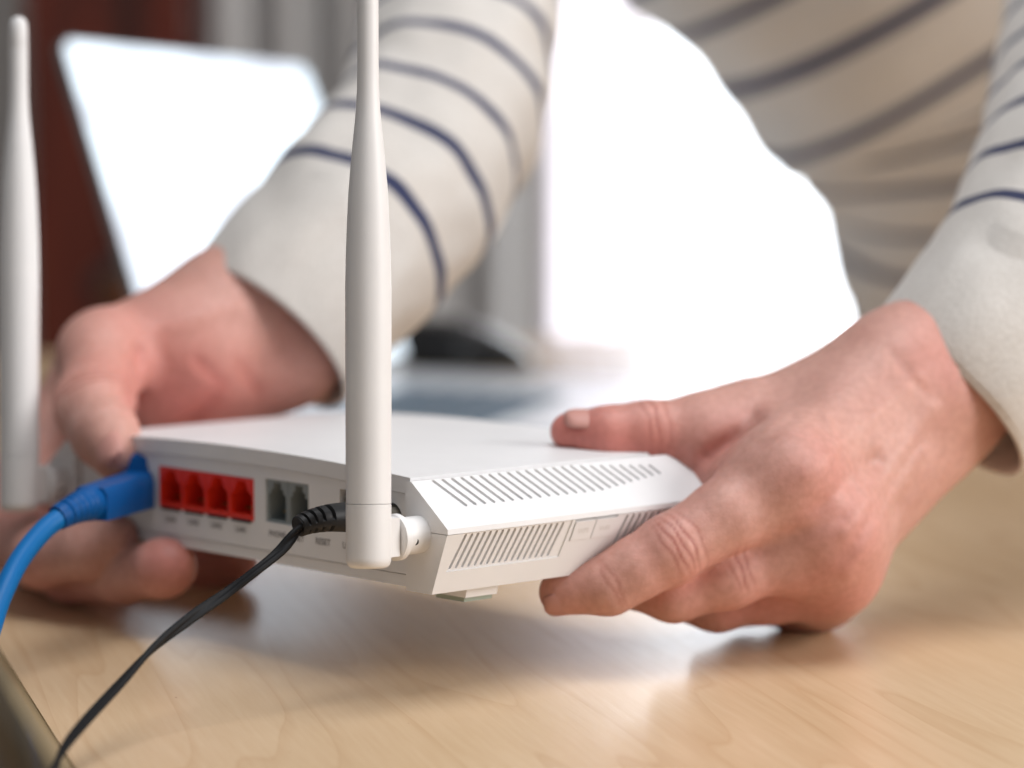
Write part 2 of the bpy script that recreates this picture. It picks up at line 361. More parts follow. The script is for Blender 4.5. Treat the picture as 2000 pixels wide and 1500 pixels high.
# ------------------------------------------------------------------ laptop
def gp(px, py, z):  # on the desk surface below
    p = W(px, py, z); return Vector((p.x, p.y, 0))
Hf = gp(800, 727, 1.625); Hn = Hf-Vector((.0955, .250, 0)); A = (Hf-Hn).normalized(); B = Vector((A.y, -A.x, 0)); LW = (Hf-Hn).length; LD = 0.19
Mlap = Matrix(((A.x, B.x, 0, Hn.x), (A.y, B.y, 0, Hn.y), (0, 0, 1, 0), (0, 0, 0, 1)))
lap = empty('laptop', mat=Mlap); tag(lap, 'open white laptop with a glowing blank screen behind the router', 'laptop')
bm = bmesh.new(); box(bm, 0, LW, -0.002, LD, 0.001, 0.0060); bevel(bm, .003, 3); link('base', bm, M['laptop'], lap, angle=40)
kb_pts = []
bmk = bmesh.new(); box(bmk, -.0070, .0070, -.0058, .0058, 0, .0016); bevel(bmk, .001, 1)
kme = bpy.data.meshes.new('key'); bmesh.ops.recalc_face_normals(bmk, faces=bmk.faces[:]); bmk.to_mesh(kme); bmk.free(); kme.materials.append(M['key'])
kbo = None
bm = bmesh.new(); box(bm, 0.006, 0.190, 0.030, 0.120, 0.0059, 0.0064); kbo = link('keyboard', bm, M['laptop'], lap, smooth=False)
for i in range(12):
    for j in range(5):
        k = bpy.data.objects.new('key', kme); COL.objects.link(k); k.parent = kbo; k.location = (0.016+i*.0150, 0.0390+j*.0178, .0064)
bm = bmesh.new(); box(bm, 0.075, 0.165, 0.128, 0.178, 0.0059, 0.0063); link('trackpad', bm, M['laptop'], lap, smooth=False)
# lid: leaning back, corners where they stand
TL = W(118, 74, 1.445); TR = W(592, 128, 1.70)
BL = Hn+Vector((0, 0, .0065)); BR = Hf+Vector((0, 0, .0065))
def lid_pt(u, v, off=0.0):
    p = (BL*(1-u)+BR*u)*(1-v)+(TL*(1-u)+TR*u)*v
    return p + LN*off
LN = ((BR-BL).cross(TL-BL)).normalized()
if LN.x < 0: LN = -LN
invL = Mlap.inverted()
def lid_sheet(name, u0, u1, v0, v1, o0, o1, rad, mat, par, inv=invL):
    uv = []; LH = (TL-BL).length; ru, rv = rad/LW, rad/LH
    for cu, cv, a0 in ((u1-ru, v1-rv, 0), (u0+ru, v1-rv, 90), (u0+.2*ru, v0+.2*rv, 180), (u1-.2*ru, v0+.2*rv, 270)):
        k = 1 if a0 < 180 else .2
        for s in range(9):
            a = R(a0+90*s/8); uv.append((cu+k*ru*math.cos(a), cv+k*rv*math.sin(a)))
    bm = bmesh.new(); a = [bm.verts.new(inv @ lid_pt(u, v, o0)) for u, v in uv]; b = [bm.verts.new(inv @ lid_pt(u, v, o1)) for u, v in uv]
    bm.faces.new(a); bm.faces.new(b[::-1]); n = len(uv)
    for i in range(n): bm.faces.new((a[i], b[i], b[(i+1) % n], a[(i+1) % n]))
    return link(name, bm, mat, par, angle=40)
lidc = lid_sheet('lid', 0, 1, 0.02, 1, -0.005, 0.0, .009, M['bezel'], lap)
lid_sheet('screen', 0.005, 0.996, 0.05, 0.992, 0.0003, 0.0008, .007, M['screen'], lap)
bm = bmesh.new(); lathe(bm, [(0.02, .004), (LW-.02, .004)], (0, -.001, .0055), (1, 0, 0), 16); link('hinge', bm, M['laptop'], lap, angle=40)

# ------------------------------------------------------------------ mouse
ms = empty('computer_mouse', gp(872, 712, 1.70)); tag(ms, 'glossy black computer mouse lying behind the laptop keyboard', 'mouse')
bm = bmesh.new(); bmesh.ops.create_uvsphere(bm, u_segments=40, v_segments=24, radius=1)
for v in bm.verts:
    x, y, z = v.co
    z2 = max(z, -0.05); v.co = (x*(.029-.003*y)*abs(1), y*.05, .002+z2*.024*(1-.25*y*y+.15*y))
ms.rotation_euler = (0, 0, R(70))
link('shell', bm, M['mouse'], ms)
bm = bmesh.new(); lathe(bm, [(-.003, .0), (-.003, .005), (.003, .005), (.003, 0)], (0, .028, .0195), (1, 0, 0), 20); link('scroll_wheel', bm, M['black'], ms, angle=40)

# ------------------------------------------------------------------ router
YAW = math.atan2(0.747, 0.665)      # rear panel runs away to the left
corner = W(810, 1152, 0.882)
Rr = Matrix.Rotation(-YAW, 4, 'Z') @ Matrix.Rotation(R(-1.7), 4, 'Y') @ Matrix.Rotation(R(-1.2), 4, 'X')
Mr = Matrix.Translation(corner) @ Rr
Mi = Mr.inverted(); MI3 = Mi.to_3x3()
def L(px, py, n=(0, 1, 0), p0=(0, 0, 0)):
    """where the line of sight of a photo pixel meets a plane of the router, in the router's own frame"""
    o = Mi @ CAM; d = MI3 @ (W(px, py, 1.0)-CAM); n = Vector(n); p0 = Vector(p0)
    t = (p0-o).dot(n)/d.dot(n); return o+d*t
router = empty('router', mat=Mr); tag(router, 'white wireless router with two upright antennas held up in both hands', 'router')
BW, D, HH = 0.172, 0.108, 0.0318
CR = 0.0026
def crown(x): t = -x/BW; return CR*4*t*(1-t)
def shell(name, zlo, zhi, y0, y1, bev):
    """slab of the body between two heights; the heights may follow the crown"""
    bm = bmesh.new(); nx = 40; xs = [-.0017-(BW-.0034)*i/nx for i in range(nx+1)]
    up = [(x, zhi(x)) for x in xs]; lo = [(x, zlo(x)) for x in xs][::-1]
    prism(bm, up+lo, y0, y1); bevel(bm, bev, 2, 40)
    return link(name, bm, M['plastic'], router, angle=35)
ts = lambda x: HH-0.0046+crown(x)
body = shell('rear_case', lambda x: 0.0040, lambda x: ts(x)-0.0002, 0.0004, D, 0.0003)
shell('top_cover', ts, lambda x: HH+0.0003+crown(x), 0.0, D, 0.0009)
shell('bottom_cover', lambda x: 0.0004, lambda x: 0.0037, 0.0007, D, 0.0008)
# ports on the rear: openings and coloured inserts
def rect_from_px(x0, y0, x1, y1):
    a = L(x0, y0); b = L(x1, y1); return a.x, b.x, min(a.z, b.z), max(a.z, b.z)
la, lb = L(310, 950), L(494, 975)
RX0, RX1 = la.x, lb.x
rzt = 0.5*(L(310, 912).z+L(494, 933).z); rzb = 0.5*(L(312, 992).z+L(494, 1017).z)
ga, gb = L(516, 980), L(601, 985); GX0, GX1 = ga.x, gb.x
gzt = 0.5*(L(517, 936).z+L(600, 945).z); gzb = 0.5*(L(518, 1021).z+L(601, 1031).z)
ux0, ux1 = L(661, 970).x, L(661, 970).x+0.0125
uzt = L(661, 955).z; uzb = L(661, 983).z-0.001
bx = L(250, 940).x; bx0, bx1 = bx-0.006, L(289, 940).x
cut = bmesh.new()
box(cut, RX0, RX1, -.01, .016, rzb, rzt); box(cut, GX0, GX1, -.01, .016, gzb, gzt); box(cut, ux0, ux1, -.01, .012, uzb, uzt)
box(cut, bx0, bx1, -.01, .014, rzb, rzt)
jk = L(764, 1013); lathe(cut, [(-.01, .0046), (.010, .0046)], (jk.x, 0, jk.z), (0, 1, 0), 32)
carve(body, cut)
def port(name, x0, x1, zb, zt, mat, kind, nth):
    bm = bmesh.new(); g = 0.00012
    box(bm, x0+g, x1-g, 0.0002 if kind == 'lan' else 0.0009, 0.0150, zb+g, zt-g)
    o = link(name, bm, mat, router, smooth=False)
    wd, h = x1-x0, zt-zb; c = bmesh.new(); xm = .5*(x0+x1)
    wl = 0.085*wd
    if kind == 'lan':
        lv = [(0.36, .04, .60), (0.26, .60, .70), (0.17, .70, .80), (0.10, .80, .95)]
        hw = [(0.44, 0.03, .62), (0.30, .62, .74), (.19, .74, .93)]
        prism(c, [(xm-.43*wd, zb+.13*h), (xm+.43*wd, zb+.13*h), (xm+.43*wd, zb+.58*h), (xm+.27*wd, zb+.72*h), (xm+.17*wd, zb+.92*h), (xm-.17*wd, zb+.92*h), (xm-.27*wd, zb+.72*h), (xm-.43*wd, zb+.58*h)], -.005, .0125)
    else:
        prism(c, [(xm-.40*wd, zb+.06*h), (xm+.40*wd, zb+.06*h), (xm+.40*wd, zb+.66*h), (xm+.29*wd, zb+.66*h), (xm+.29*wd, zb+.78*h), (xm+.17*wd, zb+.78*h), (xm+.17*wd, zb+.92*h), (xm-.17*wd, zb+.92*h), (xm-.17*wd, zb+.78*h), (xm-.29*wd, zb+.78*h), (xm-.29*wd, zb+.66*h), (xm-.40*wd, zb+.66*h)], -.005, .0125)
    carve(o, c); o.data.materials.clear(); o.data.materials.append(mat)
    if kind == 'lan':
        bm = bmesh.new()
        box(bm, x0+wl*1.3, x1-wl*1.3, -.0002, .0004, zb-0.0006, zb+.0002)
        link('lower_lip', bm, M['black'], o, smooth=False)
    bm = bmesh.new()
    for k in range(8 if kind == 'lan' else 4):
        nn = 8 if kind == 'lan' else 4; xx = xm+(k-(nn-1)/2)*wd*.07
        box(bm, xx-.00018, xx+.00018, .004, .0115, zb+.22*h, zb+.27*h)
    link('contacts', bm, M['gold'], o, smooth=False)
    return o
pw = (RX1-RX0)/4
for i in range(4): port('lan_port', RX0+i*pw, RX0+(i+1)*pw, rzb, rzt, M['red'], 'lan', i)
gw = (GX1-GX0)/2
for i in range(2): port('phone_port', GX0+i*gw, GX0+(i+1)*gw, gzb, gzt, M['grey'], 'phone', i)
port('uplink_port', bx0, bx1, rzb, rzt, M['grey'], 'lan', 0)['label'] = 'port with the blue plug pushed in'
bm = bmesh.new(); box(bm, ux0+.0003, ux1-.0003, .0025, .0115, uzb+.0003, uzt-.0003); box(bm, ux0+.0014, ux1-.0014, .0012, .0024, uzb+.0012, uzb+.0026); link('usb_port', bm, M['dark'], router, smooth=False)
bm = bmesh.new(); lathe(bm, [(-.0010, .0026), (-.0026, .0028), (-.0030, .0033), (-.0026, .0037), (.0002, .0038), (.009, .0038)], (jk.x, 0, jk.z), (0, 1, 0), 32, cap=False); lathe(bm, [(.002, 0), (.002, .0026)], (jk.x, 0, jk.z), (0, 1, 0), 32, cap=False); link('power_button', bm, M['metal'], router, angle=40)
# printed labels
def text(s, px, py, hgt, parent, name='label_print', mat='print', M4=None, wscale=1.0):
    cu = bpy.data.curves.new(name, 'FONT'); cu.body = s; cu.size = hgt; cu.align_x = 'CENTER'; cu.align_y = 'CENTER'; cu.extrude = 0.00002; cu.offset = 0.00005
    t = bpy.data.objects.new('t', cu); COL.objects.link(t); dg = bpy.context.evaluated_depsgraph_get(); me = bpy.data.meshes.new_from_object(t.evaluated_get(dg)); bpy.data.objects.remove(t)
    me.materials.clear(); me.materials.append(M[mat]); me.name = name
    o = bpy.data.objects.new(name, me); COL.objects.link(o); o.parent = parent
    if M4 is None:
        p = L(px, py); M4 = Matrix.Translation((p.x, 0.00033, p.z)) @ Matrix.Rotation(R(90), 4, 'X')
    o.matrix_local = M4 @ Matrix.Scale(wscale, 4, (1, 0, 0)); return o
for s, x, y in (('LAN4', 331, 1015), ('LAN3', 376, 1021), ('LAN2', 421, 1027), ('LAN1', 469, 1035)): text(s, x, y, .0023, router)
text('PHONE', 540, 1044, .0025, router); text('INET', 581, 1052, .0025, router); text('RESET', 629, 1059, .0027, router); text('USB', 677, 1067, .0027, router)

# end caps with vents
TOPIN, SH, BO = (0.0, HH), (0.0173, HH-0.0125), (0.0102, 0.0)
SPLIT = 0.0176
up_poly = [(-0.0012, SPLIT+.00018), (-0.0012, HH-.0006), (0.0014, HH-.0003), SH, (0.0174, SPLIT+.00018)]
lo_poly = [(-0.0012, 0.0), (-0.0012, SPLIT), (0.0171, SPLIT), BO]
def cap_pair(mirror):
    mm = Matrix.Identity(4)
    if mirror: mm = Matrix.Translation((-BW, 0, 0)) @ Matrix.Scale(-1, 4, (1, 0, 0))
    out = []
    for nm, poly in (('side_cover', up_poly), ('side_base', lo_poly)):
        bm = bmesh.new(); prism(bm, poly, -0.0022, D+0.001, mm); bevel(bm, .00055, 3, 20); out.append(link(nm, bm, M['plastic'], router, angle=45))
    return out
cu_, cl_ = cap_pair(False); cap_pair(True)
# upper slope frame
def face_frame(p_in, p_out):
    a = Vector((p_in[0], 0, p_in[1])); b = Vector((p_out[0], 0, p_out[1])); t = (b-a).normalized(); n = Vector((-t.z, 0, t.x))
    if n.x < 0: n = -n
    return a, t, n
def slot_cutter(bm, p, q, n, wd, depth):
    """rounded slot from p to q (points on a face with outward normal n)"""
    d = (q-p).normalized(); s = n.cross(d).normalized(); ring = []
    for c, base in ((q, d), (p, -d)):
        for k in range(7):
            a = R(-90+30*k); sgn = 1 if base == d else -1
            ring.append(c+base*(math.cos(a)*wd/2)+s*(math.sin(a)*wd/2)*sgn)
    a = [bm.verts.new(r+n*.002) for r in ring]; b = [bm.verts.new(r-n*depth) for r in ring]
    bm.faces.new(a); bm.faces.new(b[::-1]); k = len(ring)
    for i in range(k): bm.faces.new((a[i], b[i], b[(i+1) % k], a[(i+1) % k]))
a, t, n = face_frame((0.0014, HH-.0003), SH)
pN = L(847, 940, n, a); qN = L(909, 986, n, a)
cut = bmesh.new(); NS = 24
pitch = (L(1248, 926, n, a).y - pN.y)/21.5
for i in range(NS):
    off = Vector((0, i*pitch, 0)); q = qN.copy()
    p_ = pN+off; q_ = qN+off
    if i > 15: k = 1-(i-15)/11.5; q_ = p_+(q_-p_)*k + (qN-pN)*0.0
    if i > 15: sh = (qN-pN)*(1-k)*0.45; p_ += sh; q_ += sh
    if q_.y < D-.004: slot_cutter(cut, p_, q_, n, 0.00125, 0.0016)
carve(cu_, cut)
a2 = Vector((SH[0]-.0002, 0, SPLIT)); b2 = Vector((BO[0], 0, 0)); t2 = (b2-a2).normalized(); n2 = Vector((-t2.z, 0, t2.x))
if n2.x < 0: n2 = -n2
cut = bmesh.new()
def para(bm, pts, n, depth):
    a = [bm.verts.new(p+n*.002) for p in pts]; b = [bm.verts.new(p-n*depth) for p in pts]; bm.faces.new(a); bm.faces.new(b[::-1]); k = len(pts)
    for i in range(k): bm.faces.new((a[i], b[i], b[(i+1) % k], a[(i+1) % k]))
F_ = lambda x, y: L(x, y, n2, a2)
g0, g1 = F_(911, 1047), F_(880, 1110)   # first slot ends
e0, e1 = F_(1101, 1025), F_(1076, 1085)
up = 0.5*(g0.z+e0.z); dn = 0.5*(g1.z+e1.z)
def on(y, z):  # point on lower face at depth y and height z
    k = (z-a2.z)/(b2.z-a2.z); return Vector((a2.x+(b2.x-a2.x)*k, y, z))
ZU, ZL = g0.z, g1.z; lean = g0.y-g1.y
para(cut, [on(g0.y-.0010-.0003, ZU+.0011), on(e0.y+.0034, ZU+.0011), on(e0.y+.0030-lean*.55, ZL-.0010), on(g1.y-.0014, ZL-.0010)], n2, 0.00035)
carve(cl_, cut); cut = bmesh.new()
for i in range(17):
    y = (e0.y-g0.y)*i/16.0; slot_cutter(cut, on(g0.y+y, ZU), on(g1.y+y, ZL), n2, .0010, .0020)
s2 = F_(1222, 1020).y
for i in range(16):
    y = s2+i*.00262
    if y < D-.004: slot_cutter(cut, on(y, ZU), on(y-lean, ZL), n2, .0010, .0020)
b0, b1 = F_(1121, 1030).y, F_(1204, 1020).y
bzt, bzb = F_(1121, 1017).z, F_(1117, 1056).z
para(cut, [on(b0, bzt+.0003), on(b1, bzt+.0003), on(b1-.0006, bzb), on(b0-.0006, bzb)], n2, .0016)
carve(cl_, cut)
bmid = F_(1160, 1030).y
for k, (y0, y1, tx) in enumerate(((b0+.0002, bmid-.0002, 'WPS'), (bmid+.0002, b1-.0002, 'WiFi'))):
    bm = bmesh.new(); pts = [on(y0, bzt-.0004), on(y1, bzt-.0004), on(y1-.0006, bzb+.0002), on(y0-.0006, bzb+.0002)]
    a = [bm.verts.new(p+n2*.00035) for p in pts]; b = [bm.verts.new(p-n2*.0014) for p in pts]; bm.faces.new(a); bm.faces.new(b[::-1])
    for i in range(4): bm.faces.new((a[i], b[i], b[(i+1) % 4], a[(i+1) % 4]))
    bevel(bm, .0002, 2, 40); btn = link('side_button', bm, M['plastic'], router, angle=40)
    c = on(.5*(y0+y1)-.0003, .5*(bzt+bzb)-.0002)+n2*.00037
    dwn = Vector((t2.x, 0, t2.z)); rt = Vector((0, 1, 0)); m4 = Matrix(((rt.x, -dwn.x, n2.x, c.x), (rt.y, -dwn.y, n2.y, c.y), (rt.z, -dwn.z, n2.z, c.z), (0, 0, 0, 1)))
    text(tx, 0, 0, .0022, btn, 'button_print', 'printlight', m4)
# feet
for (fx, fy) in ((-0.0015, 0.020), (-0.0015, D-.03), (-BW+.006, .02), (-BW+.006, D-.03)):
    bm = bmesh.new()
    prism(bm, [(fx-.0075, 0.0006), (fx+.0085, 0.0006), (fx+.0075, -.0032), (fx-.0065, -.0032)], fy-.006, fy+.006); bevel(bm, .0006, 2, 30)
    ft = link('foot', bm, M['plastic'], router, angle=40)
    bm = bmesh.new(); prism(bm, [(fx-.0065, -.0033), (fx+.0065, -.0033), (fx+.0062, -.0046), (fx-.0062, -.0046)], fy-.0055, fy+.0052); link('rubber_pad', bm, M['pad'], ft, smooth=False)
# antennas
def antenna(loc, length, axis):
    ax = (MI3 @ Vector(axis)).normalized(); base = Vector(loc)
    r = .0064
    an = empty('antenna', (0, 0, 0)); an.parent = router; an.location = base
    prof = [(0, 0), (0, r-.0022), (.0003, r-.0012), (.0010, r-.0004), (.0022, r-.00005), (.0030, r), (.0180, r)]
    bm = bmesh.new(); lathe(bm, prof+[(.0181, r-.0003)], (0, 0, 0), ax, 64); link('antenna_base', bm, M['antenna'], an, angle=50)
    pr = [(.01815, r-.0003), (.01822, r-.00002), (.05, r+.0001), (.079, r+.0001), (.088, .00632), (.0968, .0060), (.106, .00555), (.114, .0049), (.120, .00432), (.125, .0038), (.129, .00343), (.135, .00310), (.142, .00302),
          (length-.0105, .0030), (length-.0104, .00286), (length-.0100, .00298), (length-.004, .00295), (length-.0018, .0026), (length-.0006, .0018), (length, .0)]
    bm = bmesh.new(); lathe(bm, pr, (0, 0, 0), ax, 64); link('mast', bm, M['antenna'], an, angle=50)
    # hinge: barrel along the router's depth axis
    c = ax*0.0078
    yb = -base.y-.0022   # distance from antenna axis to the cap
    X = Vector((0, 1, 0)); z0 = c
    bm = bmesh.new(); box(bm, -.0036, .0036, r*.6, .0085, c.z-.0048, c.z+.0062); bevel(bm, .0008, 2); link('hinge_block', bm, M['antenna'], an, angle=40)
    bm = bmesh.new(); lathe(bm, [(.0084, .0), (.0084, .0058), (.0088, .0066), (.0106, .0067), (.0110, .0063), (.0110, 0)], c, X, 48); link('hinge_disc', bm, M['antenna'], an, angle=40)
    bm = bmesh.new(); lathe(bm, [(.0111, .0054), (yb-.0005, .0054)], c, X, 48); cy = link('hinge_pin', bm, M['antenna'], an, angle=40)
    bm = bmesh.new(); lathe(bm, [(.0112, .0056), (.0113, .0064), (.0150, .0067), (yb-.0015, .0070), (yb, .0074), (yb+.003, .0074), (yb+.003, .0056), (.0112, .0056)], c, X, 64, cap=False)
    so = link('hinge_socket', bm, M['antenna'], an, angle=40)
    cu = bmesh.new(); box(cu, .0006, .02, .010, .0158, c.z-.0035+c.x*0, c.z+.0012); box(cu, -.004, .02, .010, .0137, c.z-.02, c.z-.0034)
    carve(so, cu)
    bm = bmesh.new(); lathe(bm, [(0.0, 0.0), (.0, .0010), (.00545, .0010), (.00545, 0)], c+Vector((0, .0147, -.0006)), (1, -.35, -.1), 16); link('pin_hole', bm, M['dark'], an, angle=40)
    return an
upv = UP.copy()
a0 = L(720, 1110, (0, 1, 0), (0, -.0212, 0)); a1 = L(38, 999, (0, 1, 0), (0, -.019, 0))
axn = (W(718.5, 0, 0.868)-W(720, 1110, 0.866)); axf = (W(36, 40, 1.0)-W(38, 998, 1.0))
antenna(a0, .178, axn); antenna(a1, .1615, axf)

# ------------------------------------------------------------------ ethernet cable
eth = empty('network_cable', W(235, 960, .95)); tag(eth, 'blue network cable plugged into the leftmost rear port of the router', 'cable')
ei = eth.matrix_basis.inverted(); EO = W(235, 960, .95)
pl0 = Mr @ Vector((.5*(bx0+bx1), .004, .5*(rzb+rzt))); pl0 = W(292, 950, (pl0-CAM).dot(FWD)+.002)
pl1 = W(176, 983, .938)
ax = (pl1-pl0).normalized(); sd = (RT - ax*RT.dot(ax)).normalized(); sidev = ax.cross(Vector((0, 0, 1))).normalized(); upp = sidev.cross(ax)
if upp.z < 0: upp = -upp
def pfr(o): return Matrix(((ax.x, sidev.x, upp.x, o.x-EO.x), (ax.y, sidev.y, upp.y, o.y-EO.y), (ax.z, sidev.z, upp.z, o.z-EO.z), (0, 0, 0, 1)))
m4 = pfr(pl0); Lp = (pl1-pl0).length
bm = bmesh.new(); box(bm, -.004, .0035, -.0048, .0048, -.0050, -.0016); box(bm, -.004, .0040, -.0048, .0048, .0012, .0056); box(bm, -.004, .0034, -.0042, .0042, -.0018, .0014); bm.transform(m4); link('plug', bm, M['clear'], eth, smooth=False)
bm = bmesh.new()
rings = [(.0028, .0060, .0058, .0062), (.008, .0060, .0057, .0060), (.014, .0059, .0055, .0054), (Lp, .0055, .0052, .0048)]
vs = []
for x, hw, dn_, up_ in rings: vs.append([bm.verts.new((x, y, z)) for y, z in ((-hw, -dn_), (hw, -dn_), (hw, up_*.55), (hw*.75, up_), (-hw*.75, up_), (-hw, up_*.55))])
for a, b in zip(vs, vs[1:]):
    for i in range(6): bm.faces.new((a[i], b[i], b[(i+1) % 6], a[(i+1) % 6]))
bm.faces.new(vs[0]); bm.faces.new(vs[-1]); bevel(bm, .0006, 2, 20); bm.transform(m4); link('boot', bm, M['blue'], eth, angle=50)
bm = bmesh.new(); prism(bm, [(.0035, .0058), (.0035, .0104), (.0055, .0118), (.0095, .0105), (.0105, .0056)], -.0036, .0036); bevel(bm, .0007, 2); bm.transform(m4); link('latch_guard', bm, M['blue'], eth, angle=40)
ctr = [pl1-ax*.002, W(150, 992, .931), W(112, 1012, .925)]
pth = catmull([tuple(p-EO) for p in ctr], 14)
bm = bmesh.new()
def bshape(t):
    r = .0056-.0018*t; g = 0.00045 if (0.25 < t < .85 and math.sin(t*50) > .2) else 0
    return [(x*(r-g), y*(r-g)) for x, y in circ(1, 24)]
sweep(bm, pth, bshape); link('strain_relief', bm, M['blue'], eth, angle=50)
ctr = [W(120, 1008, .926), W(85, 1036, .920), W(45, 1084, .91), W(14, 1140, .90), W(-14, 1215, .89), W(-50, 1360, .87), W(-80, 1640, .85), W(-90, 2000, .84)]
bm = bmesh.new(); sweep(bm, catmull([tuple(p-EO) for p in ctr], 16), lambda t: circ(.0031, 24)); link('cable_jacket', bm, M['bluecord'], eth)

# ------------------------------------------------------------------ power cable
PO = W(650, 1015, .86); pwr = empty('power_cable', PO); tag(pwr, 'black power cable with ribbed strain relief hanging from the router over the desk edge', 'cable')
jx = Mr @ Vector((L(752, 1018).x, 0.0, L(752, 1018).z))
c1 = [tuple(p-PO) for p in (jx, W(715, 1012, .892), W(680, 1010, .884), W(640, 1012, .878), W(606, 1019, .874), W(582, 1029, .871))]
bm = bmesh.new()
def pshape(t):
    if t < .45: k = 1.0
    else: k = 1.0 - .30*(t-.45)/.55
    if t > .985: k *= .9
    th = max(0.0, min(1.0, (t-.45)/.1))
    g = 1.0
    if t > .60 and t < .955 and ((t-.60) % .095) < .034: g = .74
    out = []
    for j in range(28):
        a = 2*math.pi*j/28; q = g if (math.cos(2*a) < 0.72) else 1.0
        out.append((math.cos(a)*.0043*k*q, math.sin(a)*.0043*k*q))
    return out
sweep(bm, catmull(c1, 26), pshape); link('strain_relief', bm, M['black'], pwr, angle=38)
c2 = [tuple(p-PO) for p in (W(592, 1024, .872), W(572, 1047, .868), W(545, 1078, .865), W(500, 1115, .860), W(440, 1160, .856), W(375, 1205, .848), W(300, 1265, .838), W(235, 1335, .824), W(170, 1405, .806), W(130, 1455, .792), W(108, 1500, .780), W(92, 1560, .768), W(80, 1700, .762), W(75, 2100, .76))]
bm = bmesh.new()
def fig8(t):
    r = .00090; out = []
    for s, a0 in ((1, -140), (-1, 40)):
        for k in range(11):
            a = R(a0+28*k); out.append((s*.00080+r*math.cos(a), r*math.sin(a)))
    return out
sweep(bm, catmull(c2, 22), fig8, twist=lambda t: .3+2.2*math.sin(t*7.5)+t*3.0); link('cord', bm, M['cord'], pwr, angle=50)

# ------------------------------------------------------------------ person: hands as one signed-distance surface each
def surface_nets(D_, origin, h):
    """naive surface nets, vectorised"""
    nx, ny, nz = D_.shape; ins = D_ < 0
    c = np.zeros((nx-1, ny-1, nz-1), np.uint8)
    for i in (0, 1):
        for j in (0, 1):
            for k in (0, 1): c += ins[i:nx-1+i, j:ny-1+j, k:nz-1+k]
    act = (c > 0) & (c < 8); idx = -np.ones(act.shape, np.int64); ijk = np.argwhere(act); idx[act] = np.arange(len(ijk))
    s = np.zeros((len(ijk), 3)); cnt = np.zeros(len(ijk)); corners = [(i, j, k) for i in (0, 1) for j in (0, 1) for k in (0, 1)]
    val = {q: D_[ijk[:, 0]+q[0], ijk[:, 1]+q[1], ijk[:, 2]+q[2]] for q in corners}
    for a in corners:
        for ax_ in range(3):
            if a[ax_] == 1: continue
            b = list(a); b[ax_] = 1; b = tuple(b); va, vb = val[a], val[b]; m = (va < 0) != (vb < 0)
            t = np.where(m, va/np.where(m, va-vb, 1), 0); p = np.array(a, float)[None]+t[:, None]*(np.array(b)-np.array(a))[None]
            s[m] += p[m]; cnt[m] += 1
    V = (ijk+s/cnt[:, None])*h+np.array(origin)
    faces = []
    for ax_ in range(3):
        sl0 = [slice(None)]*3; sl1 = [slice(None)]*3; sl0[ax_] = slice(0, -1); sl1[ax_] = slice(1, None)
        ch = ins[tuple(sl0)] != ins[tuple(sl1)]; e = np.argwhere(ch); u, v = [(1, 2), (2, 0), (0, 1)][ax_]
        e = e[(e[:, u] > 0) & (e[:, v] > 0) & (e[:, u] < D_.shape[u]-1) & (e[:, v] < D_.shape[v]-1)]
        def g(du, dv):
            q = e.copy(); q[:, u] -= du; q[:, v] -= dv; return idx[q[:, 0], q[:, 1], q[:, 2]]
        f = np.stack([g(1, 1), g(0, 1), g(0, 0), g(1, 0)], 1); flip = ~ins[e[:, 0], e[:, 1], e[:, 2]]
        f[flip] = f[flip][:, ::-1]; faces.append(f)
    F2 = np.concatenate(faces); F2 = F2[(F2 >= 0).all(1)]
    return V, F2
def smin(a, b, k):
    h = np.clip(.5+.5*(b-a)/k, 0, 1); return b+(a-b)*h-k*h*(1-h)
def cone(P, a, b, ra, rb):
    a = np.array(a, np.float32); b = np.array(b, np.float32); ab = b-a; t = np.clip(((P-a)@ab)/(ab@ab), 0, 1)
    return np.linalg.norm(P-a-t[..., None]*ab, axis=-1)-(ra+(rb-ra)*t)
